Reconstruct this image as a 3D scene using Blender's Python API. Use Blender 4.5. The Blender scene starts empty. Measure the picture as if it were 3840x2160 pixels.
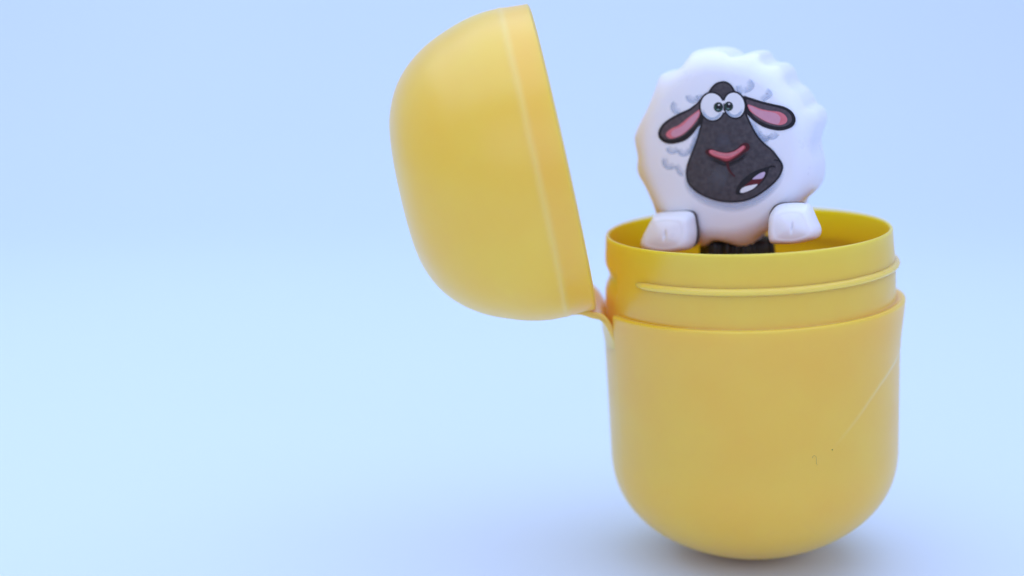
import bpy, bmesh, math, random
import numpy as np
from mathutils import Vector, Matrix
from mathutils.geometry import tessellate_polygon

random.seed(4)
MM = 0.001
sc = bpy.context.scene
col = sc.collection

# ------------------------------------------------------------------ camera
PITCH = 0.1946
CAM = np.array([-32.26, -240.0, 83.38])          # mm
FPX = 7110.9                                      # focal length in photo pixels (3840 wide)
FW = np.array([0, math.cos(PITCH), -math.sin(PITCH)])
UP = np.array([0, math.sin(PITCH), math.cos(PITCH)])
RT = np.array([1.0, 0, 0])
cd = bpy.data.cameras.new('camera'); cam = bpy.data.objects.new('camera', cd); col.objects.link(cam)
cam.location = CAM * MM
cam.rotation_euler = (math.pi / 2 - PITCH, 0, 0)
cd.sensor_width = 36; cd.lens = FPX / 3840 * 36
cd.clip_start = 0.01; cd.clip_end = 50
cd.dof.use_dof = True; cd.dof.aperture_fstop = 8.5
cd.dof.focus_distance = float(np.dot(np.array([0, -13.0, 40.0]) - CAM, FW)) * MM
sc.camera = cam

# ------------------------------------------------------------------ world + lamps
w = bpy.data.worlds.new('World'); sc.world = w; w.use_nodes = True
bg = w.node_tree.nodes['Background']
bg.inputs[0].default_value = (0.67, 0.71, 1.10, 1); bg.inputs[1].default_value = 0.74

def area(name, loc, target, size, power, color, sy=None):
    l = bpy.data.lights.new(name, 'AREA'); l.shape = 'RECTANGLE' if sy else 'SQUARE'
    l.size = size; l.energy = power; l.color = color
    if sy: l.size_y = sy
    o = bpy.data.objects.new(name, l); col.objects.link(o)
    o.location = loc
    o.rotation_euler = (Vector(target) - Vector(loc)).to_track_quat('-Z', 'Y').to_euler()
    return o
COOL = (0.57, 0.73, 1.0)
area('softbox_overhead', (-0.08, 0.07, 0.34), (-0.08, 0.07, 0), 0.62, 1.45, COOL, 0.50)
area('fill_front', (0.08, -0.55, 0.30), (0.0, 0, 0.03), 1.3, 1.15, (0.62, 0.72, 1.06), 0.35)  # unseen fill lamp, added to lift front faces and soften the floor shadow

sc.render.engine = 'CYCLES'
sc.view_settings.view_transform = 'Standard'; sc.view_settings.look = 'None'
sc.view_settings.exposure = 0; sc.view_settings.gamma = 1
sc.view_settings.use_curve_mapping = False
sc.cycles.use_denoising = True
sc.cycles.max_bounces = 24; sc.cycles.diffuse_bounces = 18

# ------------------------------------------------------------------ helpers
def ray(px, py):
    d = FW + RT * ((px - 1920) / FPX) + UP * ((1080 - py) / FPX)
    return d
def hit(px, py, p0, n):
    d = ray(px, py); t = np.dot(np.asarray(p0) - CAM, n) / np.dot(d, n)
    return CAM + d * t

def mk(name, verts, faces, mat, parent=None, loc=(0, 0, 0), smooth=True, label=None):
    me = bpy.data.meshes.new(name)
    me.from_pydata([tuple(np.asarray(v) * MM) for v in verts], [], [tuple(f) for f in faces])
    me.update()
    if smooth: me.polygons.foreach_set('use_smooth', [True] * len(me.polygons))
    me.materials.append(mat)
    o = bpy.data.objects.new(name, me); col.objects.link(o)
    if parent: o.parent = parent
    o.location = loc
    if label: o['label'] = label
    return o
def fix_normals(o):
    bm = bmesh.new(); bm.from_mesh(o.data); bmesh.ops.recalc_face_normals(bm, faces=bm.faces); bm.to_mesh(o.data); bm.free()
def empty(name, loc, label, cat):
    o = bpy.data.objects.new(name, None); col.objects.link(o); o.location = loc
    o.empty_display_size = 0.01; o['label'] = label; o['category'] = cat
    return o
def grid_faces(nu, nv, wrap_u=True):
    f = []
    for j in range(nv - 1):
        for i in range(nu if wrap_u else nu - 1):
            i2 = (i + 1) % nu
            f.append((j * nu + i, j * nu + i2, (j + 1) * nu + i2, (j + 1) * nu + i))
    return f
def catmull(pts, n=8, closed=True):
    P = [np.asarray(p, float) for p in pts]; m = len(P); out = []
    for i in range(m if closed else m - 1):
        if closed: a, b, c, d = P[i - 1], P[i], P[(i + 1) % m], P[(i + 2) % m]
        else: a, b, c, d = P[max(i - 1, 0)], P[i], P[i + 1], P[min(i + 2, m - 1)]
        for k in range(n):
            t = k / n
            out.append(0.5 * (2 * b + (c - a) * t + (2 * a - 5 * b + 4 * c - d) * t * t + (3 * b - a - 3 * c + d) * t ** 3))
    if not closed: out.append(P[-1])
    return np.array(out)
def sstep(a, b, x):
    t = np.clip((x - a) / (b - a), 0, 1); return t * t * (3 - 2 * t)

# ------------------------------------------------------------------ materials
def mat(name):
    m = bpy.data.materials.new(name); m.use_nodes = True
    nt = m.node_tree; return m, nt, nt.nodes['Principled BSDF']
def add(nt, t, **kw):
    n = nt.nodes.new(t)
    for k, v in kw.items(): setattr(n, k, v)
    return n
def noise_ramp(nt, scale, c0, c1, p0=0.3, p1=0.7, detail=4):
    tc = add(nt, 'ShaderNodeTexCoord'); no = add(nt, 'ShaderNodeTexNoise')
    no.inputs['Scale'].default_value = scale; no.inputs['Detail'].default_value = detail
    nt.links.new(tc.outputs['Object'], no.inputs['Vector'])
    r = add(nt, 'ShaderNodeValToRGB')
    r.color_ramp.elements[0].position = p0; r.color_ramp.elements[0].color = (*c0, 1)
    r.color_ramp.elements[1].position = p1; r.color_ramp.elements[1].color = (*c1, 1)
    nt.links.new(no.outputs['Fac'], r.inputs['Fac'])
    return tc, no, r
def plastic(name, c0, c1, rough, sss, radius, scale, nscale=120, bump=0.02, bscale=6000, spec=0.5):
    m, nt, b = mat(name)
    tc, no, r = noise_ramp(nt, nscale, c0, c1)
    nt.links.new(r.outputs[0], b.inputs['Base Color'])
    mr = add(nt, 'ShaderNodeMapRange'); mr.inputs['To Min'].default_value = rough - 0.07; mr.inputs['To Max'].default_value = rough + 0.07
    nr = add(nt, 'ShaderNodeTexNoise'); nr.inputs['Scale'].default_value = 260; nr.inputs['Detail'].default_value = 6
    nt.links.new(tc.outputs['Object'], nr.inputs['Vector']); nt.links.new(nr.outputs['Fac'], mr.inputs['Value']); nt.links.new(mr.outputs[0], b.inputs['Roughness'])
    b.inputs['IOR'].default_value = 1.49
    b.inputs['Specular IOR Level'].default_value = spec
    b.inputs['Subsurface Weight'].default_value = sss
    b.inputs['Subsurface Radius'].default_value = radius
    b.inputs['Subsurface Scale'].default_value = scale
    n2 = add(nt, 'ShaderNodeTexNoise'); n2.inputs['Scale'].default_value = bscale; n2.inputs['Detail'].default_value = 3
    nt.links.new(tc.outputs['Object'], n2.inputs['Vector'])
    bp = add(nt, 'ShaderNodeBump'); bp.inputs['Strength'].default_value = bump; bp.inputs['Distance'].default_value = 0.0002
    nt.links.new(n2.outputs['Fac'], bp.inputs['Height']); nt.links.new(bp.outputs[0], b.inputs['Normal'])
    return m
YEL = plastic('yellow_plastic', (0.955, 0.545, 0.038), (0.972, 0.582, 0.050), 0.34, 1.0, (1.0, 0.95, 0.35), 0.0022, bump=0.04, spec=0.8)
YEL2 = plastic('yellow_plastic_thin', (0.95, 0.63, 0.11), (0.96, 0.65, 0.12), 0.22, 1.0, (1.0, 1.0, 0.35), 0.001, bump=0.04)
YELLID = plastic('yellow_plastic_lid_bounce', (0.95, 0.70, 0.06), (0.96, 0.72, 0.07), 0.5, 1.0, (1.0, 0.95, 0.35), 0.0022, bump=0.04, spec=0.1)  # same plastic, recoloured on the lid's inner face to tint its bounced light
YELIN = plastic('yellow_plastic_inner_glow', (0.998, 0.49, 0.022), (0.999, 0.51, 0.026), 0.5, 1.0, (1.0, 0.95, 0.35), 0.0028, bump=0.04, spec=0.1)  # same plastic, with the cavity glow put into the inner face colour
for _m in (YEL, YEL2):
    _b = _m.node_tree.nodes['Principled BSDF']; _b.inputs['Sheen Weight'].default_value = 0.12; _b.inputs['Sheen Roughness'].default_value = 0.4
# mould marks: paler base colour where the mesh carries the 'mark' attribute
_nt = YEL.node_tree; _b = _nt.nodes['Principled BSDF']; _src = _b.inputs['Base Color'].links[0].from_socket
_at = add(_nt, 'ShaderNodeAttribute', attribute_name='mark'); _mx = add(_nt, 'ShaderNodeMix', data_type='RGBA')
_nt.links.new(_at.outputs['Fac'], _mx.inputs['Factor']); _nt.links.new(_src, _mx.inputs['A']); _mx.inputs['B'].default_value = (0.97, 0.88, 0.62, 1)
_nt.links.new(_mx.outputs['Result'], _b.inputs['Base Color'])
YEL3 = plastic('yellow_plastic_hinge', (0.88, 0.62, 0.09), (0.90, 0.64, 0.10), 0.3, 1.0, (1.0, 0.95, 0.35), 0.0003, bump=0.04, spec=0.6)
WHITE = plastic('white_plastic', (0.85, 0.89, 0.96), (0.87, 0.905, 0.97), 0.30, 0.6, (1.0, 0.9, 0.8), 0.0006)
BLACK = plastic('black_plastic', (0.006, 0.006, 0.007), (0.012, 0.011, 0.012), 0.5, 0, (1, 1, 1), 0.0002, nscale=900, bump=0.3, bscale=2500)
GREYBR = plastic('grey_brown_plastic', (0.06, 0.052, 0.055), (0.08, 0.07, 0.07), 0.5, 0, (1, 1, 1), 0.0002)

def ink(name, c0, c1=None, alpha=1.0, nscale=2500, rough=0.45):
    """printed ink: base colour with fine grain, opacity from the 'alpha' point attribute of the print mesh"""
    m, nt, b = mat(name)
    tc, no, r = noise_ramp(nt, nscale, c0, c1 or c0)
    nt.links.new(r.outputs[0], b.inputs['Base Color']); b.inputs['Roughness'].default_value = rough; b.inputs['Specular IOR Level'].default_value = 0.3
    at = add(nt, 'ShaderNodeAttribute', attribute_name='ink')
    mu = add(nt, 'ShaderNodeMath', operation='MULTIPLY'); mu.inputs[1].default_value = alpha
    nt.links.new(at.outputs['Fac'], mu.inputs[0]); nt.links.new(mu.outputs[0], b.inputs['Alpha'])
    return m
I_LINE = ink('ink_black', (0.010, 0.009, 0.013), (0.018, 0.016, 0.02))
I_GREY = ink('ink_charcoal', (0.046, 0.040, 0.046), (0.082, 0.074, 0.080), nscale=1800)
I_PALE = ink('ink_light_grey', (0.13, 0.13, 0.15), (0.16, 0.16, 0.18), 0.8)
I_EAR = ink('ink_ear_grey', (0.075, 0.058, 0.07), (0.11, 0.09, 0.10))
I_PINK = ink('ink_pink', (0.66, 0.17, 0.20), (0.70, 0.20, 0.23))
I_LPINK = ink('ink_pale_pink', (0.62, 0.30, 0.38), (0.66, 0.33, 0.40))
I_RED = ink('ink_red', (0.32, 0.045, 0.055), (0.37, 0.055, 0.065))
I_DRED = ink('ink_dark_red', (0.055, 0.008, 0.012), (0.075, 0.012, 0.015))
I_WHITE = ink('ink_white', (0.80, 0.83, 0.84), (0.83, 0.85, 0.86))
I_LILAC = ink('ink_lilac', (0.55, 0.45, 0.62), (0.60, 0.50, 0.66))
I_GREEN = ink('ink_green', (0.02, 0.075, 0.05), (0.03, 0.10, 0.06))
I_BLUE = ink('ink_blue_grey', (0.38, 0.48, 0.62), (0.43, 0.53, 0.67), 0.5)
I_EYEB = ink('ink_eye_shade', (0.38, 0.50, 0.66), (0.42, 0.54, 0.70), 0.7)

def paper():
    m, nt, b = mat('pale_blue_paper')
    tc, no, r = noise_ramp(nt, 6, (0.675, 0.79, 0.89), (0.69, 0.805, 0.905), detail=3)
    nt.links.new(r.outputs[0], b.inputs['Base Color']); b.inputs['Roughness'].default_value = 0.75
    b.inputs['Specular IOR Level'].default_value = 0.25
    n2 = add(nt, 'ShaderNodeTexNoise'); n2.inputs['Scale'].default_value = 900; n2.inputs['Detail'].default_value = 5
    nt.links.new(tc.outputs['Object'], n2.inputs['Vector'])
    bp = add(nt, 'ShaderNodeBump'); bp.inputs['Strength'].default_value = 0.05; bp.inputs['Distance'].default_value = 0.0003
    nt.links.new(n2.outputs['Fac'], bp.inputs['Height']); nt.links.new(bp.outputs[0], b.inputs['Normal'])
    return m
PAPER = paper()

GZ = 0.53                                          # height of the paper under the cup (mm)
# ------------------------------------------------------------------ setting: one sheet of paper, swept up behind
def backdrop():
    prof = []                                      # (y, z) mm
    for y in np.linspace(-420, 260, 18): prof.append((y, GZ))
    R = 260
    for a in np.linspace(0, math.pi / 2, 26)[1:]: prof.append((260 + R * math.sin(a), GZ + R - R * math.cos(a)))
    for z in np.linspace(R, 620, 8)[1:]: prof.append((260 + R, z))
    xs = np.linspace(-620, 620, 25)
    v = [(x, y, z) for (y, z) in prof for x in xs]
    o = mk('paper_backdrop', v, grid_faces(len(xs), len(prof), False), PAPER)
    o['kind'] = 'structure'; o['label'] = 'seamless pale blue paper sheet curving up behind the toy'
    return o
backdrop()

# ------------------------------------------------------------------ capsule
PHI = -0.0457
def tiltM(p): # capsule local -> world (mm), without lift
    c, s = math.cos(PHI), math.sin(PHI); p = np.asarray(p, float)
    return np.stack([p[..., 0] * c + p[..., 2] * s, p[..., 1], -p[..., 0] * s + p[..., 2] * c], -1)
def untilt(p):
    c, s = math.cos(PHI), math.sin(PHI); p = np.asarray(p, float)
    return np.stack([p[..., 0] * c - p[..., 2] * s, p[..., 1], p[..., 0] * s + p[..., 2] * c], -1)

HF, HB = 20.0, 22.0       # hinge sector: degrees towards the camera / away from it, measured from -x
def hinge_w(th):          # th in degrees, 180 = -x, increasing towards the camera (-y) beyond 180
    d = (th - 180 + 180) % 360 - 180
    return sstep(-HB - 1.0, -HB + 1.0, d) * (1 - sstep(HF - 0.9, HF + 0.9, d))
Z1, PP, QQ, BZ = 14.65, 2.43, 1.67, 0.53
ZSTEP, ZRIM = 34.75, 43.85
def wallR(z): return 18.76 + 0.0205 * (z - 15)
def bodyR(z):
    u = max(0.0, 1 - max(z - BZ, 0) / Z1)
    return wallR(z) * max(0.0, 1 - u ** PP) ** (1 / QQ)
def make_cup():
    th = np.concatenate([np.linspace(0, 360, 360, endpoint=False),
                         180 + HF + np.linspace(-1.3, 1.3, 15), 180 - HB + np.linspace(-1.3, 1.3, 9), np.arange(292, 360, 0.3)])
    th = np.unique(np.round(th % 360, 3)); n = len(th); tr = np.radians(th)
    ct, sn = np.cos(tr), np.sin(tr)               # y = R sin(th): th in 180..360 faces the camera
    hw = hinge_w(th)
    al = np.abs((th + 180) % 360 - 180)            # angle from +x
    rings = []; marks = []
    def ring(R, z, mk_=None): rings.append(np.stack([R * ct, R * sn, z + 0 * ct], -1)); marks.append(np.zeros(n) if mk_ is None else mk_)
    # outer wall (bottom to lip)
    ztop = ZSTEP - 3.2 * hw
    zs = list(BZ + (np.linspace(0.0, 1, 46)[1:] ** 1.9) * 14.6)
    zs0 = [z for z in zs]
    for z in zs0:
        rec = 0.22 * hw * sstep(2.0, 13.0, z)
        ring(bodyR(z) - rec, z + 0 * th)
    N = 110
    for k in range(1, N + 1):
        f = k / N
        z = 15.13 + (ztop - 0.35 - 15.13) * f
        zl = np.interp(al, [0, 15, 24.7, 31.4, 40.6, 47.6, 53.6, 58.9, 63.3, 90], [29.5, 28.6, 27.84, 27.15, 25.78, 24.24, 22.61, 21.19, 19.98, 12])
        fl = 0.11 * np.clip(1 - al / 62, 0, 1) ** 2 * np.clip(z - zl, 0, None)
        fl = np.minimum(fl, 0.55)
        front = (th > 180) & (al < 66)
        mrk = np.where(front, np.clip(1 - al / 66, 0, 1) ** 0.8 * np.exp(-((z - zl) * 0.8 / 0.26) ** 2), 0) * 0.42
        fl = fl + np.where(front, 0.08 * np.clip(1 - al / 66, 0, 1) ** 0.5 * np.exp(-((z - zl) * 0.8 / 0.22) ** 2), 0)   # raised mould line
        lip = 0.18 * sstep(27, 34.5, z) * (1 - hw)
        R = 18.76 + 0.0205 * (z - 15) + fl + lip - 0.22 * hw
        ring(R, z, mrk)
    Rl = R
    rn = 18.55                                      # neck base radius
    for a in np.linspace(0.15, 1, 6):               # rounded lip
        ring(Rl - 0.35 * (1 - math.cos(a * math.pi / 2)), ztop - 0.35 + 0.35 * math.sin(a * math.pi / 2))
    ring(np.maximum(rn + 0.12, Rl - 0.7), ztop - 0.02)
    ring(np.maximum(rn + 0.0, rn), ztop - 0.25)
    # neck
    for k in range(1, 31):
        f = k / 30; z = ztop + (ZRIM - 0.35 - ztop) * f
        dent = 0.65 * hinge_w(th) * np.exp(-((z - 38.6) / 1.15) ** 2)
        R = rn - 0.30 * sstep(38.5, 44, z) - dent
        ring(R, z)
    Rr = rn - 0.29
    for a in np.linspace(0.1, 1.9, 12):             # rounded rim
        aa = a * math.pi / 2
        ring(Rr - 0.23 + 0.23 * math.cos(aa), ZRIM - 0.35 + 0.35 * math.sin(aa))
    ri = Rr - 0.46
    j_in = len(rings)
    for z in np.linspace(ZRIM - 0.6, 16, 24): ring(ri + 0.0 * th - 0.003 * (ZRIM - z), z + 0 * th)
    for u in np.linspace(0, 1, 26)[1:-1]:
        a = u * math.pi / 2
        ring((ri - 0.09) * math.cos(a) ** 0.8, 16 - 14.2 * math.sin(a) ** 1.15)
    V = np.concatenate(rings); F = grid_faces(n, len(rings))
    nb = len(V); V = np.vstack([V, [[0, 0, BZ]], [[0, 0, 1.8]]])
    for i in range(n):
        i2 = (i + 1) % n
        F.append((nb, i2, i)); F.append((nb + 1, (len(rings) - 1) * n + i, (len(rings) - 1) * n + i2))
    MK = np.concatenate(marks + [[0, 0]]); inner = [1 if min(f) >= (j_in - 3) * n and f[0] != nb else 0 for f in F]
    return V, F, MK, inner
CV, CF, CMK, CIN = make_cup()
LIFT = GZ - float(tiltM(CV)[:, 2].min())
capsule = empty('toy_capsule', (0, 0, LIFT * MM), 'open yellow plastic toy capsule with its lid hinged back, standing on pale blue paper', 'capsule')
capsule.rotation_euler = (0, PHI, 0)
def cap_local(world): # world mm -> capsule local mm
    return untilt(np.asarray(world) - np.array([0, 0, LIFT]))
cup = mk('cup', CV, CF, YEL, capsule)
def set_attr(o, name, vals):
    at = o.data.attributes.new(name, 'FLOAT', 'POINT'); at.data.foreach_set('value', list(map(float, vals)))
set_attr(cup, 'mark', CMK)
cup.data.materials.append(YELIN); cup.data.polygons.foreach_set('material_index', CIN)

# snap ring round the neck (open at the hinge)
def snap_ring():
    a = np.radians(np.linspace(180 + 34, 180 + 360 - 34, 240)); n = len(a)
    V, m = [], 14
    for i, t in enumerate(a):
        e = min(1.0, min(i, n - 1 - i) / 5.0)
        for k in range(m):
            p = 2 * math.pi * k / m
            rr = 18.42 + (0.66 * e + 0.05) * max(0, math.cos(p)) - (0.3 if math.cos(p) < 0 else 0)
            z = 39.3 + 0.48 * (0.5 + 0.5 * e) * math.sin(p)
            V.append((rr * math.cos(t), rr * math.sin(t), z))
    F = [(i * m + k, (i + 1) * m + k, (i + 1) * m + (k + 1) % m, i * m + (k + 1) % m) for i in range(n - 1) for k in range(m)]
    F += [tuple(range(m)), tuple((n - 1) * m + k for k in reversed(range(m)))]
    o = mk('snap_ring', V, F, YEL2, capsule); fix_normals(o)
snap_ring()

# lid
LR = 19.75
LA = -0.976 * RT - 0.218 * UP + 0.015 * FW; LA /= np.linalg.norm(LA)         # axis towards the dome
LC = hit(2109.5, 590, (0, -1.0, 0), np.array([0, 1.0, 0]))
LH = np.array([LA[1], -LA[0], 0.0]); LH /= np.linalg.norm(LH)                # about the hinge direction (y)
LH = LH if LH[1] > 0 else -LH
LD = np.cross(LH, LA); LD /= np.linalg.norm(LD)
LD = LD if LD[2] < 0 else -LD                                                # towards the hinge (down)
LH = np.cross(LD, LA)
def lid_pt(ang, r, s): return LC + LA * s + (LD * math.cos(ang) + LH * math.sin(ang)) * r
def make_lid():
    prof = catmull([(0.0, 1.0), (0.1, 1.006), (0.2, 1.013), (0.3, 1.011), (0.41, 0.993), (0.53, 0.957), (0.69, 0.89), (0.83, 0.795),
                    (0.935, 0.68), (1.005, 0.545), (1.043, 0.40), (1.058, 0.2), (1.060, 0.02)], 7, False) * LR
    n = 300; rings = []
    ang = np.linspace(0, 2 * math.pi, n, endpoint=False)
    rng = [LC + LA * 0]
    def ring(rf, sf):
        rings.append(np.array([lid_pt(a, rf(a) if callable(rf) else rf, sf(a) if callable(sf) else sf) for a in ang]))
    def dd(a): return math.degrees((a + math.pi) % (2 * math.pi) - math.pi)
    sgn = 1 if np.dot(LH, [0, -1, 0]) > 0 else -1
    def hw(a):
        d = dd(a) * sgn
        return float(sstep(-22, -20.5, d) * (1 - sstep(18.5, 20, d)))
    th = 0.7
    # outer
    ss = np.unique(np.concatenate([prof[prof[:, 0] < 17, 0], np.linspace(2.7, 4.8, 22)]))
    outer = [(x, float(np.interp(x, prof[:, 0], prof[:, 1]))) for x in ss] + [(x, r) for x, r in prof if x >= 17]
    for s, r in outer[1:]:
        line = 0.06 * math.exp(-((s - 3.75) / 0.34) ** 2)      # faint moulded line round the wall
        k = sstep(0, 1, (s - 0.5) / 2.0)
        ring(lambda a: (r - 0.28 * hw(a) * k * (r / LR)) + line, lambda a: s)
    pole_o = lid_pt(0, 0, LR * 1.0602)
    no = len(rings)
    # inner, from pole back to the rim
    for s, r in reversed(outer):
        s2 = max(s - th * max(0, (s - 10) / 11.0), 0.4)
        rr = max(r - th - 0.35 * sstep(4.4, 3.2, s2) * 0 , 0.2)
        if s < 3.6: rr = LR - 1.0
        ring(rr, s2 if s > 0.5 else 0.35)
    nall = len(rings)
    # rim lip
    for a0 in np.linspace(0.1, 0.9, 7):
        aa = a0 * math.pi
        ring(LR - 0.5 - 0.5 * math.cos(aa), 0.35 - 0.35 * math.sin(aa))
    V = np.concatenate(rings); R_ = len(rings)
    F = []
    def band(j, k):
        for i in range(n):
            i2 = (i + 1) % n; F.append((j * n + i, j * n + i2, k * n + i2, k * n + i))
    for j in range(no - 1): band(j, j + 1)
    for j in range(no, R_ - 1): band(j, j + 1)
    band(R_ - 1, 0)
    nb = len(V); V = np.vstack([V, [pole_o], [lid_pt(0, 0, LR * 1.06 - th)]])
    for i in range(n):
        i2 = (i + 1) % n
        F.append(((no - 1) * n + i, (no - 1) * n + i2, nb)); F.append((no * n + i2, no * n + i, nb + 1))
    mk_v = np.zeros(len(V)); sv = (V - LC) @ LA
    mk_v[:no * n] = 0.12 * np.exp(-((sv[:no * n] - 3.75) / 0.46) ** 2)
    o = mk('lid', cap_local(V), F, YEL, capsule)
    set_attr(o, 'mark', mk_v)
    o.data.materials.append(YELLID); o.data.polygons.foreach_set('material_index', [1 if (min(f) >= no * n and max(f) < nall * n) or max(f) == nb + 1 else 0 for f in F])
    fix_normals(o)
    return o
make_lid()

# hinge strap between lid rim and cup
def hinge():
    ys = np.linspace(-6.3, 6.8, 15); V = []
    T = [(0.0, .0)]
    nu = 22
    for y in ys:
        x = -math.sqrt(18.7 ** 2 - y * y)
        S0 = tiltM([x - 0.10, y, 29.4]) + [0, 0, LIFT]; S1 = tiltM([x - 0.38, y, 31.3]) + [0, 0, LIFT]
        sg = 1 if np.dot(LH, [0, 1, 0]) > 0 else -1
        aa = math.asin(np.clip((y - LC[1]) / LR, -1, 1)) * sg
        M = lid_pt(aa, LR + 1.75, -0.35); E1 = lid_pt(aa, LR + 0.95, 0.9); E2 = lid_pt(aa, LR + 0.22, 2.2); E3 = lid_pt(aa, LR - 0.03, 3.8)
        path = catmull([S0, S1, M, E1, E2, E3], 6, False)        # outer (lower) face of the strap
        nrm = []
        for i in range(len(path)):
            d = path[min(i + 1, len(path) - 1)] - path[max(i - 1, 0)]; d[1] = 0; d /= np.linalg.norm(d)
            nrm.append(np.array([-d[2], 0, d[0]]))
        f = np.linspace(0, 1, len(path))
        tk = 0.22 + 0.62 * np.sin(np.pi * np.clip(f, 0, 1)) ** 0.9
        a = list(path); b = [p - q * t for p, q, t in zip(path, nrm, tk)]
        V += a + b[::-1]
    m = len(V) // len(ys); F = []
    for j in range(len(ys) - 1):
        for k in range(m): F.append((j * m + k, (j + 1) * m + k, (j + 1) * m + (k + 1) % m, j * m + (k + 1) % m))
    F += [tuple(range(m)), tuple((len(ys) - 1) * m + k for k in reversed(range(m)))]
    o = mk('hinge', cap_local(np.array(V)), F, YEL3, capsule); fix_normals(o)
    bv = o.modifiers.new('soft', 'BEVEL'); bv.width = 0.00018; bv.segments = 2; bv.limit_method = 'ANGLE'
hinge()

# ------------------------------------------------------------------ sheep figure
PSI = math.radians(21)
SN = np.array([-math.sin(PSI), -math.cos(PSI), 0.0])       # front normal
SU = np.array([math.cos(PSI), -math.sin(PSI), 0.0])        # to the viewer's right
SV = np.array([0, 0, 1.0])
P0 = np.array([-1.8, -4.6, 55.0])                           # a point of the front plane
BASE = np.array([-1.8, 0.6, 2.2])
sheep = empty('sheep_figurine', BASE * MM, 'small white plastic sheep figure with dark cartoon face and paws, standing inside the yellow capsule', 'figurine')
def sl(v): return np.asarray(v) - BASE
def plane_uv(px, py, depth=0.0):
    """photo pixel -> (u, v) on the plane lying depth mm in front of the flat face"""
    q = hit(px, py, P0 + SN * depth, SN) - P0
    return np.array([np.dot(q, SU), np.dot(q, SV)])
def uv3(uv, depth=0.0): return P0 + SU * uv[0] + SV * uv[1] + SN * depth
def c1(p): return (2340 + p[0] / 1.725, 140 + p[1] / 1.725)
def c2(p): return (2440 + p[0] / 2.786, 270 + p[1] / 2.786)
def c8(p): return (2400 + p[0] / 3.578, 740 + p[1] / 3.578)

def wool():
    T = 5.4                                   # straight depth of the side
    tr = [(640, 68), (700, 80), (745, 104), (800, 98), (862, 92), (920, 102), (952, 136), (990, 160), (1045, 172), (1098, 215), (1122, 265),
          (1150, 300), (1200, 342), (1232, 385), (1258, 432), (1300, 470), (1320, 530), (1310, 600), (1296, 660), (1300, 725), (1313, 800),
          (1312, 880), (1298, 945), (1272, 990), (1236, 1030), (1196, 1072), (1180, 1130), (1120, 1190), (1040, 1215), (985, 1240), (930, 1270), (900, 1297), (860, 1321), (810, 1333), (760, 1326), (700, 1306), (650, 1292), (610, 1304),
          (560, 1325), (510, 1318), (468, 1290), (420, 1240), (350, 1230), (290, 1190), (232, 1138), (213, 1105), (195, 1050), (175, 1000), (150, 950), (120, 910), (93, 862), (87, 810), (98, 748), (80, 690),
          (71, 630), (93, 562), (125, 500), (165, 435), (190, 372), (212, 312), (236, 258), (270, 225), (345, 196), (395, 174), (430, 126), (472, 90), (560, 71)]
    ctr = np.array([700, 690]); sh = 38.0
    q = []
    for p in tr:
        p = np.array(p, float)
        nx = np.clip((p[0] - ctr[0]) / 600, -1, 1)
        p[0] -= sh * nx
        q.append(plane_uv(*c1(p), depth=-3.0 - T / 2))
    q = np.array(q); off = plane_uv(*c1(ctr), depth=-3.0 - T / 2)
    C = off
    d = catmull(q - C, 6); 
    ang = np.arctan2(d[:, 1], d[:, 0]); rad = np.hypot(d[:, 0], d[:, 1])
    o = np.argsort(ang); ang, rad = ang[o], rad[o]
    n = 360; th = np.linspace(-math.pi, math.pi, n, endpoint=False)
    r = np.interp(th, ang, rad, period=2 * math.pi)
    k = np.exp(-np.linspace(-3, 3, 61) ** 2 / 2); k /= k.sum()
    rs = np.convolve(np.concatenate([r[-30:], r, r[:30]]), k, 'valid')
    k2 = np.exp(-np.linspace(-3, 3, 7) ** 2); k2 /= k2.sum()
    r = np.convolve(np.concatenate([r[-3:], r, r[:3]]), k2, 'valid')
    # the narrower underside is cut back behind the paws
    rings = []
    def ring(s, dep, mix):
        R = (rs + (r - rs) * mix * 1.65) * s
        rings.append([uv3(C + np.array([R[i] * math.cos(th[i]), R[i] * math.sin(th[i])]), dep) for i in range(n)])
    for s in (0.2, 0.45, 0.65): ring(s, 0, 0)
    for t in np.linspace(0, 1, 15):
        a = t * math.pi / 2
        ring(0.775 + 0.215 * math.sin(a), -3.0 * (1 - math.cos(a)), t ** 3)
    for t in np.linspace(0, 1, 8)[1:]: ring(0.99 + 0.01 * math.sin(math.pi * t), -3.0 - T * t, 1)
    for t in np.linspace(0, 1, 12)[1:]:
        a = t * math.pi / 2
        ring(0.76 + 0.23 * math.cos(a), -3.0 - T - 3.0 * math.sin(a), (1 - t) ** 1.0)
    ring(0.4, -6.0 - T, 0)
    V = [v for R in rings for v in R]; F = grid_faces(n, len(rings))
    V.append(uv3(C, 0)); V.append(uv3(C, -6.0 - T)); nb = len(V) - 2
    for i in range(n):
        i2 = (i + 1) % n
        F.append((nb, i2, i)); F.append((nb + 1, (len(rings) - 1) * n + i, (len(rings) - 1) * n + i2))
    o = mk('wool_body', sl(V), F, WHITE, sheep); fix_normals(o)
    return o
wool()

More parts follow.
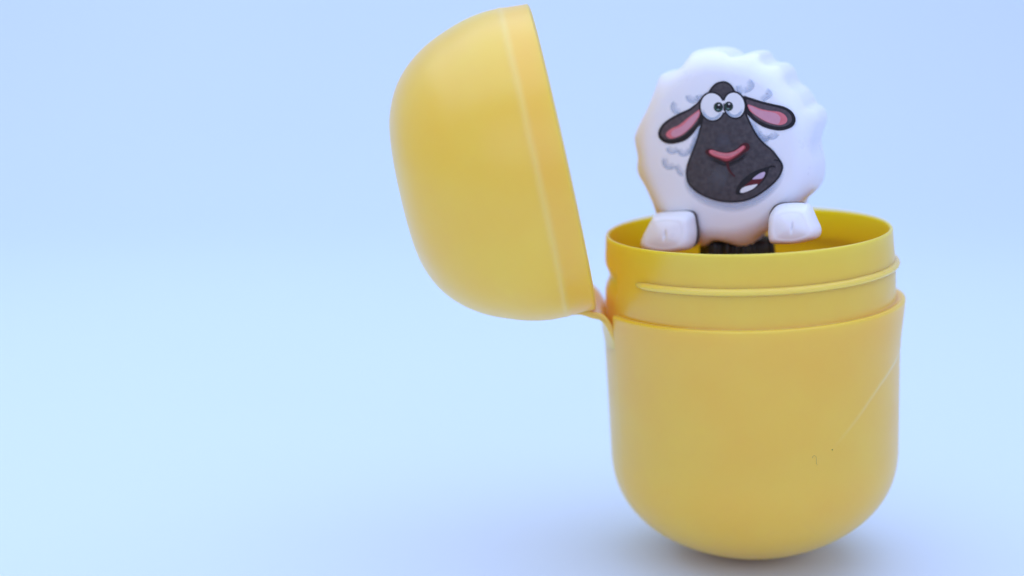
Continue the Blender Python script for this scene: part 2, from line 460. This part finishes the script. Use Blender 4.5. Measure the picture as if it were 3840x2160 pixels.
def lower_body():
    # black ribbed legs, wider towards the floor of the cup
    top = uv3(plane_uv(2766, 890, -5.6), -5.6); ax = BASE.copy()
    n, m = 160, 40; V = []
    for j in range(m):
        f = j / (m - 1); c = ax + (top - ax) * f
        for i in range(n):
            a = 2 * math.pi * i / n
            rr = 4.2 + 2.3 * (1 - f) ** 0.9
            fl = 0.10 * math.cos(13 * a + 2.2 * math.sin(3 * a) + 1.5 * f) + 0.05 * math.cos(29 * a - 3 * f)
            spl = -0.5 * math.exp(-((math.cos(a - PSI)) / 0.25) ** 2)
            rr = rr * (1 + fl * 0.9) + spl
            if j == 0: rr *= 0.9
            V.append(c + SU * rr * math.cos(a) * 1.02 + np.array([-SU[1], SU[0], 0]) * rr * math.sin(a) * 0.85)
    F = grid_faces(n, m); V += [ax, top]; nb = len(V) - 2
    for i in range(n):
        i2 = (i + 1) % n; F.append((nb, i2, i)); F.append((nb + 1, (m - 1) * n + i, (m - 1) * n + i2))
    o = mk('legs', sl(V), F, BLACK, sheep, label='black ribbed legs below the white wool'); fix_normals(o)
lower_body()

def blob(name, outl, d0, d1, rnd, mt, slit=None, tilt=(0, 0), parent=None, label=None):
    """rounded block: outline at its widest, from depth d0 (back) to d1 (front)"""
    o = catmull(outl, 6); c = 0.5 * (o.min(0) + o.max(0)); n = len(o); rings = []
    H = d1 - d0
    d = o - c; ang = np.unwrap(np.arctan2(d[:, 1], d[:, 0])); hx, hy = np.abs(d).max(0) * 0.9
    el = np.stack([hx * np.cos(ang), hy * np.sin(ang)], -1)
    def ring(s, dep, mix=0.0):
        q = (d * (1 - mix) + el * mix) * s
        dent = 0
        if slit: dent = slit * np.exp(-((q[:, 0] - 0.15) / 0.16) ** 2 - ((q[:, 1] + 0.1) / 0.55) ** 2)
        rings.append([uv3(c + p, dep + p[0] * tilt[0] + p[1] * tilt[1] - (dent[i] if slit else 0)) for i, p in enumerate(q)])
    ring(0.3, d0); ring(0.8, d0)
    for t in np.linspace(0, 1, 5): ring(0.9 + 0.1 * math.sin(t * math.pi / 2), d0 + 0.4 * (1 - math.cos(t * math.pi / 2)))
    for t in np.linspace(0, 1, 16):
        a = t * math.pi / 2
        ring(1 - rnd * (1 - math.cos(a) ** 0.9), d0 + 0.5 + (H - 0.9) * math.sin(a) ** 0.9, 0.25 * t)
    for s in np.linspace(0.96, 0.03, 26):
        ring((1 - rnd) * s, d1 - 0.4 + 0.4 * (1 - s ** 2), 0.25 + 0.75 * (1 - s))
    V = [v for R in rings for v in R]; F = grid_faces(n, len(rings))
    V += [uv3(c, d0), uv3(c, d1)]; nb = len(V) - 2
    for i in range(n):
        i2 = (i + 1) % n; F.append((nb, i2, i)); F.append((nb + 1, (len(rings) - 1) * n + i, (len(rings) - 1) * n + i2))
    ob = mk(name, sl(V), F, mt, parent or sheep, label=label); fix_normals(ob)
    return ob
pl = [(205, 228), (330, 205), (480, 194), (600, 190), (675, 207), (718, 258), (734, 350), (750, 450), (752, 560), (735, 630), (690, 682), (600, 705),
      (450, 721), (300, 722), (150, 707), (62, 672), (33, 608), (60, 515), (110, 405), (160, 305)]
pr = [(1738, 255), (1768, 180), (1820, 122), (1905, 91), (2050, 80), (2180, 86), (2258, 112), (2312, 190), (2372, 310), (2420, 400), (2430, 480), (2388, 541),
      (2250, 582), (2100, 606), (1950, 613), (1830, 612), (1768, 588), (1740, 510), (1733, 390)]
def paw(tr, dep, sgn):
    ol = [plane_uv(*c8(p), depth=dep) for p in tr]
    p = blob('paw', ol, 0.55, 3.9, 0.36, WHITE, slit=0.3, tilt=(0.0, -0.28))
    # darker backing layer behind the paw, showing as a thin line on its inner side
    c = np.mean(ol, 0); am = [c + (q - c) * 0.985 + np.array([0.26 * sgn, 0.10]) for q in ol]
    a = blob('paw_backing', am, 0.02, 1.1, 0.05, GREYBR)
paw(pl, 1.3, 1)
paw(pr, 1.3, -1)

# printed face -----------------------------------------------------
def set_ink(o, vals):
    at = o.data.attributes.new('ink', 'FLOAT', 'POINT'); at.data.foreach_set('value', list(map(float, vals)))
def fill(name, pts, layer, mt, parent, sm=6, label=None):
    o = catmull(pts, sm) if sm else np.array(pts, float)
    uv = [plane_uv(*c2(p)) for p in o]
    V = [uv3(q, 0.02 + 0.012 * layer) for q in uv]
    tri = tessellate_polygon([[Vector((q[0], q[1], 0)) for q in uv]])
    F = []
    for t in tri:
        a, b, c = (uv[i] for i in t)
        F.append(t if (b[0] - a[0]) * (c[1] - a[1]) - (b[1] - a[1]) * (c[0] - a[0]) > 0 else tuple(reversed(t)))
    ob = mk(name, sl(V), F, mt, parent, smooth=False, label=label); set_ink(ob, [1] * len(V)); return ob
def stroke_geo(pts, width, layer, closed=False, soft=True, taper=True, sm=6):
    o = catmull(pts, sm, closed); n = len(o); V, A, F = [], [], []
    prof = [(-1, 0), (-0.6, 0.35), (0, 0.7), (0.7, 0.95), (1, 0)] if soft == 'crescent' else [(-1, 0), (-0.55, 0.6), (0, 1), (0.55, 0.6), (1, 0)] if soft else [(-1, 1), (0, 1), (1, 1)]
    m = len(prof)
    for i in range(n):
        d = (o[(i + 1) % n] - o[i - 1]) if closed else o[min(i + 1, n - 1)] - o[max(i - 1, 0)]
        d = d / (np.linalg.norm(d) + 1e-9); nn = np.array([-d[1], d[0]])
        f = i / (n - 1); e = 1.0 if (closed or not taper) else min(1, 5 * min(f, 1 - f) + 0.08)
        ww = width(f) if callable(width) else width
        for k, al in prof:
            q = o[i] + nn * k * ww * 0.5 * (1 if soft else e)
            V.append(uv3(plane_uv(*c2(q)), 0.02 + 0.012 * layer)); A.append(al * (e if soft else 1))
    for i in range(n if closed else n - 1):
        i2 = (i + 1) % n
        for k in range(m - 1): F.append((i * m + k, i * m + k + 1, i2 * m + k + 1, i2 * m + k))
    return V, A, F
def stroke(name, lines, layer, mt, parent, **kw):
    V, A, F = [], [], []
    for pts, wd in lines:
        v, a, f = stroke_geo(pts, wd, layer, **kw); b = len(V)
        V += v; A += a; F += [tuple(b + i for i in q) for q in f]
    ob = mk(name, sl(V), F, mt, parent); set_ink(ob, A); return ob

head = [(755, 95), (690, 112), (642, 152), (606, 205), (575, 270), (560, 360), (548, 430), (532, 500), (508, 605), (480, 705), (443, 805), (404, 900), (378, 980), (367, 1050), (375, 1120), (400, 1178), (450, 1230),
        (520, 1280), (610, 1320), (710, 1350), (800, 1362), (900, 1362), (1000, 1345), (1100, 1305), (1200, 1240), (1290, 1165), (1350, 1095), (1382, 1020), (1384, 970), (1362, 925),
        (1328, 878), (1275, 812), (1210, 757), (1150, 700), (1100, 630), (1062, 560), (1030, 490), (1000, 420), (960, 300), (920, 235), (884, 196), (850, 140), (805, 105)]
def inset(pts, d):
    P = np.array(pts, float); n = len(P); out = []
    s = 0.5 * np.sum(P[:, 0] * np.roll(P[:, 1], -1) - np.roll(P[:, 0], -1) * P[:, 1])
    for i in range(n):
        t = P[(i + 1) % n] - P[i - 1]; t /= np.linalg.norm(t) + 1e-9
        out.append(P[i] + np.array([-t[1], t[0]]) * d * (1 if s > 0 else -1))
    return out
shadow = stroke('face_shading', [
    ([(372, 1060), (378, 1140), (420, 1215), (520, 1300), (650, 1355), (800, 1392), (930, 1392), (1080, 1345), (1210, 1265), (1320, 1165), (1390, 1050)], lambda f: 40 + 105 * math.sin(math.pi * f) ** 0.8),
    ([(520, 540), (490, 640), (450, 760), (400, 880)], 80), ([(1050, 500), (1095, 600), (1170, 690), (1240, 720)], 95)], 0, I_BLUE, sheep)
for arcs in (
    [[(268, 318), (240, 360), (258, 402), (320, 405)]],
    [[(395, 235), (405, 275), (445, 292), (490, 262)], [(505, 235), (515, 268), (555, 262)]],
    [[(185, 775), (205, 818), (250, 820), (290, 795)], [(300, 800), (325, 845), (370, 842), (410, 790)], [(410, 790), (445, 765), (475, 680)]],
    [[(155, 890), (155, 955), (195, 988), (255, 965)], [(265, 965), (290, 1005), (315, 1045), (355, 1062)]],
    [[(955, 190), (1020, 175), (1050, 135), (1010, 90)], [(918, 135), (932, 190), (965, 212)]],
    [[(1150, 300), (1190, 266), (1238, 230), (1200, 190)]],
    [[(1120, 620), (1145, 672), (1200, 692), (1236, 655)], [(1236, 650), (1272, 676), (1325, 630)]]):
    stroke('wool_mark', [(q, 82) for q in arcs], 0, I_BLUE, sheep, soft='crescent', taper=True)

ear_l = [(540, 285), (470, 335), (400, 385), (300, 430), (200, 485), (120, 550), (82, 620), (85, 680), (125, 725), (190, 750), (270, 745), (360, 715), (430, 660), (490, 580), (545, 500)]
ear_r = [(965, 258), (1040, 268), (1150, 303), (1280, 335), (1390, 360), (1470, 405), (1510, 465), (1513, 520), (1482, 570), (1420, 600), (1350, 612), (1260, 600), (1170, 570), (1090, 520), (1030, 465), (975, 390)]
for pts, pink, lp, gr in (
    (ear_l, [(515, 392), (470, 420), (400, 472), (300, 552), (220, 590), (170, 630), (164, 665), (200, 692), (250, 688), (330, 655), (410, 590), (470, 520), (512, 450)],
     [(508, 412), (420, 475), (330, 562), (245, 602), (216, 640), (236, 676), (300, 664), (395, 596), (480, 490)],
     [(530, 315), (430, 392), (320, 448), (220, 500), (145, 560), (112, 625), (120, 675), (170, 705), (260, 700), (350, 660), (430, 590), (500, 500)]),
    (ear_r, [(1015, 343), (1060, 350), (1150, 385), (1250, 405), (1340, 415), (1400, 445), (1428, 490), (1415, 530), (1360, 553), (1290, 545), (1200, 515), (1110, 460), (1040, 405)],
     [(1028, 352), (1150, 398), (1290, 425), (1348, 460), (1354, 508), (1318, 545), (1200, 508), (1080, 430)],
     [(1000, 295), (1090, 312), (1200, 342), (1330, 372), (1420, 405), (1470, 460), (1470, 520), (1420, 560), (1340, 572), (1250, 555), (1160, 520), (1070, 450)])):
    e = fill('ear', pts, 2, I_LINE, sheep, label='black-edged drooping ear, pink inside')
    fill('ear_fur', gr, 3, I_EAR, e); fill('inner_ear', pink, 4, I_PINK, e); fill('ear_highlight', lp, 5, I_LPINK, e)

face = fill('face', head, 6, I_LINE, sheep, label='long charcoal cartoon sheep face with black outline')
fill('face_fill', inset(head, 19), 7, I_GREY, face)
stroke('muzzle_shade', [([(640, 1040), (720, 1100), (800, 1130)], 330)], 8, ink('ink_muzzle', (0.115, 0.118, 0.135), (0.14, 0.142, 0.158), 0.65), face)
stroke('bridge_shade', [([(690, 700), (760, 715), (830, 690)], 190)], 8, ink('ink_bridge', (0.10, 0.10, 0.125), (0.125, 0.125, 0.15), 0.55), face)
stroke('mouth_corner_line', [([(1225, 1005), (1265, 985), (1310, 990)], 26), ([(1285, 918), (1330, 922), (1372, 945)], 16), ([(1330, 900), (1365, 930)], 14)], 9, I_LINE, face)

def ell(cx, cy, rx, ry, rot=0, n=36):
    r = math.radians(rot)
    return [(cx + rx * math.cos(a) * math.cos(r) - ry * math.sin(a) * math.sin(r), cy + rx * math.cos(a) * math.sin(r) + ry * math.sin(a) * math.cos(r)) for a in np.linspace(0, 2 * math.pi, n, endpoint=False)]
for (cx, cy, rx, ry, rot, ix, iy, ir) in ((646, 362, 119, 141, -8, 712, 366, 50), (878, 345, 104, 130, -12, 818, 357, 47)):
    e = fill('eye', ell(cx, cy, rx + 19, ry + 19, rot), 9, I_LINE, sheep, 2, label='round white bulging eye with small dark green iris')
    fill('eyeball', ell(cx, cy, rx, ry, rot), 10, I_WHITE, e, 2)
    arc = [(cx + (rx - 16) * math.cos(a), cy + (ry - 16) * math.sin(a)) for a in np.linspace(math.radians(20), math.radians(170), 12)]
    stroke('eye_shade', [(arc, 38)], 11, I_EYEB, e)
    fill('iris', ell(ix, iy, ir, ir * 1.03), 13, I_LINE, e, 2)
    fill('iris_ring', ell(ix, iy + 2, ir * 0.80, ir * 0.82), 14, I_GREEN, e, 2)
    fill('pupil', ell(ix + 3, iy - 4, ir * 0.60, ir * 0.62), 15, I_LINE, e, 2)
    fill('glint', ell(ix + 6, iy - 24, ir * 0.20, ir * 0.16), 16, I_WHITE, e, 2)
    fill('glint', ell(ix - 4, iy + 24, ir * 0.26, ir * 0.12), 16, ink('ink_teal', (0.22, 0.34, 0.34)), e, 2)
fill('eye_bridge', [(752, 305), (764, 296), (776, 305), (780, 318), (764, 328), (748, 318)], 12, I_WHITE, face)
fill('eye_bridge', [(752, 412), (764, 402), (778, 412), (766, 422)], 12, I_WHITE, face)

stroke('nose_shade', [([(600, 880), (690, 930), (790, 965), (880, 940), (960, 890), (1020, 840)], 60)], 8, ink('ink_nose_shade', (0.02, 0.018, 0.022), None, 0.7), face)
fill('nose', [(572, 830), (590, 808), (630, 800), (690, 820), (760, 838), (830, 830), (900, 800), (940, 760), (980, 738), (1020, 745), (1040, 780), (1025, 815), (980, 845), (920, 890), (860, 925), (810, 942),
               (760, 935), (690, 905), (620, 880), (580, 850)], 10, I_DRED, face, label='pink curved nose with dark red edge')
fill('nose_red', [(610, 835), (632, 812), (720, 835), (800, 845), (880, 825), (940, 785), (975, 765), (998, 785), (975, 815), (915, 865), (850, 908), (795, 928), (720, 900), (650, 872)], 11, I_RED, face)
fill('nose_pink', [(616, 834), (640, 812), (720, 836), (800, 846), (880, 826), (940, 786), (972, 768), (978, 795), (925, 843), (862, 882), (800, 902), (720, 888), (652, 864)], 12, I_PINK, face)
stroke('nose_gleam', [([(640, 832), (720, 856), (800, 864), (880, 846), (945, 805)], 34)], 13, ink('ink_pale_nose', (0.74, 0.34, 0.37), None, 0.7), face)
stroke('philtrum', [([(803, 935), (812, 995), (842, 1050), (884, 1090)], lambda f: 30 - 14 * f)], 10, I_DRED, face, soft=False, taper=False)
fill('mouth', [(890, 1268), (902, 1210), (940, 1150), (1000, 1090), (1080, 1040), (1170, 1005), (1235, 990), (1235, 1030), (1215, 1090), (1170, 1150), (1100, 1212), (1010, 1258), (930, 1280)], 9, I_LINE, face)
fill('mouth_red', [(975, 1205), (1030, 1150), (1090, 1105), (1180, 1050), (1198, 1052), (1190, 1090), (1160, 1140), (1115, 1182), (1040, 1215)], 10, ink('ink_mouth_red', (0.11, 0.012, 0.018)), face)
fill('tooth', [(1068, 1116), (1108, 1080), (1160, 1050), (1196, 1044), (1192, 1080), (1165, 1110), (1092, 1119)], 11, I_LILAC, face)
fill('tooth', [(938, 1252), (950, 1220), (992, 1195), (1050, 1182), (1118, 1171), (1080, 1212), (1022, 1242), (965, 1260)], 11, I_WHITE, face)

# ------------------------------------------------------------------ dust on the cup
def on_cup(px, py):
    """point on the cup wall seen at a photo pixel (wall taken as a cylinder round the tilted axis)"""
    d = ray(px, py); best = None
    for t in np.linspace(200, 260, 6000):
        p = cap_local(CAM + d * t)
        if math.hypot(p[0], p[1]) <= bodyR(p[2]) + 0.02: return CAM + d * t
def tube(pts, r, k=5):
    V, F = [], []
    for i, p in enumerate(pts):
        d = pts[min(i + 1, len(pts) - 1)] - pts[max(i - 1, 0)]; d = d / np.linalg.norm(d)
        a = np.cross(d, [0, 1, 0.1]); a /= np.linalg.norm(a); b = np.cross(d, a)
        for j in range(k): V.append(p + (a * math.cos(2 * math.pi * j / k) + b * math.sin(2 * math.pi * j / k)) * r)
    for i in range(len(pts) - 1):
        for j in range(k): F.append((i * k + j, i * k + (j + 1) % k, (i + 1) * k + (j + 1) % k, (i + 1) * k + j))
    F += [tuple(reversed(range(k))), tuple((len(pts) - 1) * k + j for j in range(k))]
    return V, F
fp = catmull([on_cup(3000 + x / 4.827, 1500 + y / 4.827) for x, y in ((226, 1050), (240, 1015), (270, 1010), (292, 1040), (296, 1090), (296, 1140), (312, 1178))], 4, False)
V, F = tube(fp, 0.014)
o = mk('lint_fibre', np.array(V) - fp[0], F, GREYBR, None, fp[0] * MM); o['label'] = 'tiny curled fibre clinging to the front of the yellow cup'; o['category'] = 'fibre'
sp = on_cup(3000 + 584 / 4.827, 1500 + 902 / 4.827)
bm = bmesh.new(); bmesh.ops.create_icosphere(bm, subdivisions=2, radius=0.065 * MM)
for v in bm.verts: v.co *= 1 + random.uniform(-0.2, 0.2)
me = bpy.data.meshes.new('dust_speck'); bm.to_mesh(me); bm.free(); me.materials.append(BLACK)
o = bpy.data.objects.new('dust_speck', me); col.objects.link(o); o.location = sp * MM
o['label'] = 'single dark dust speck on the front of the yellow cup'; o['category'] = 'speck'
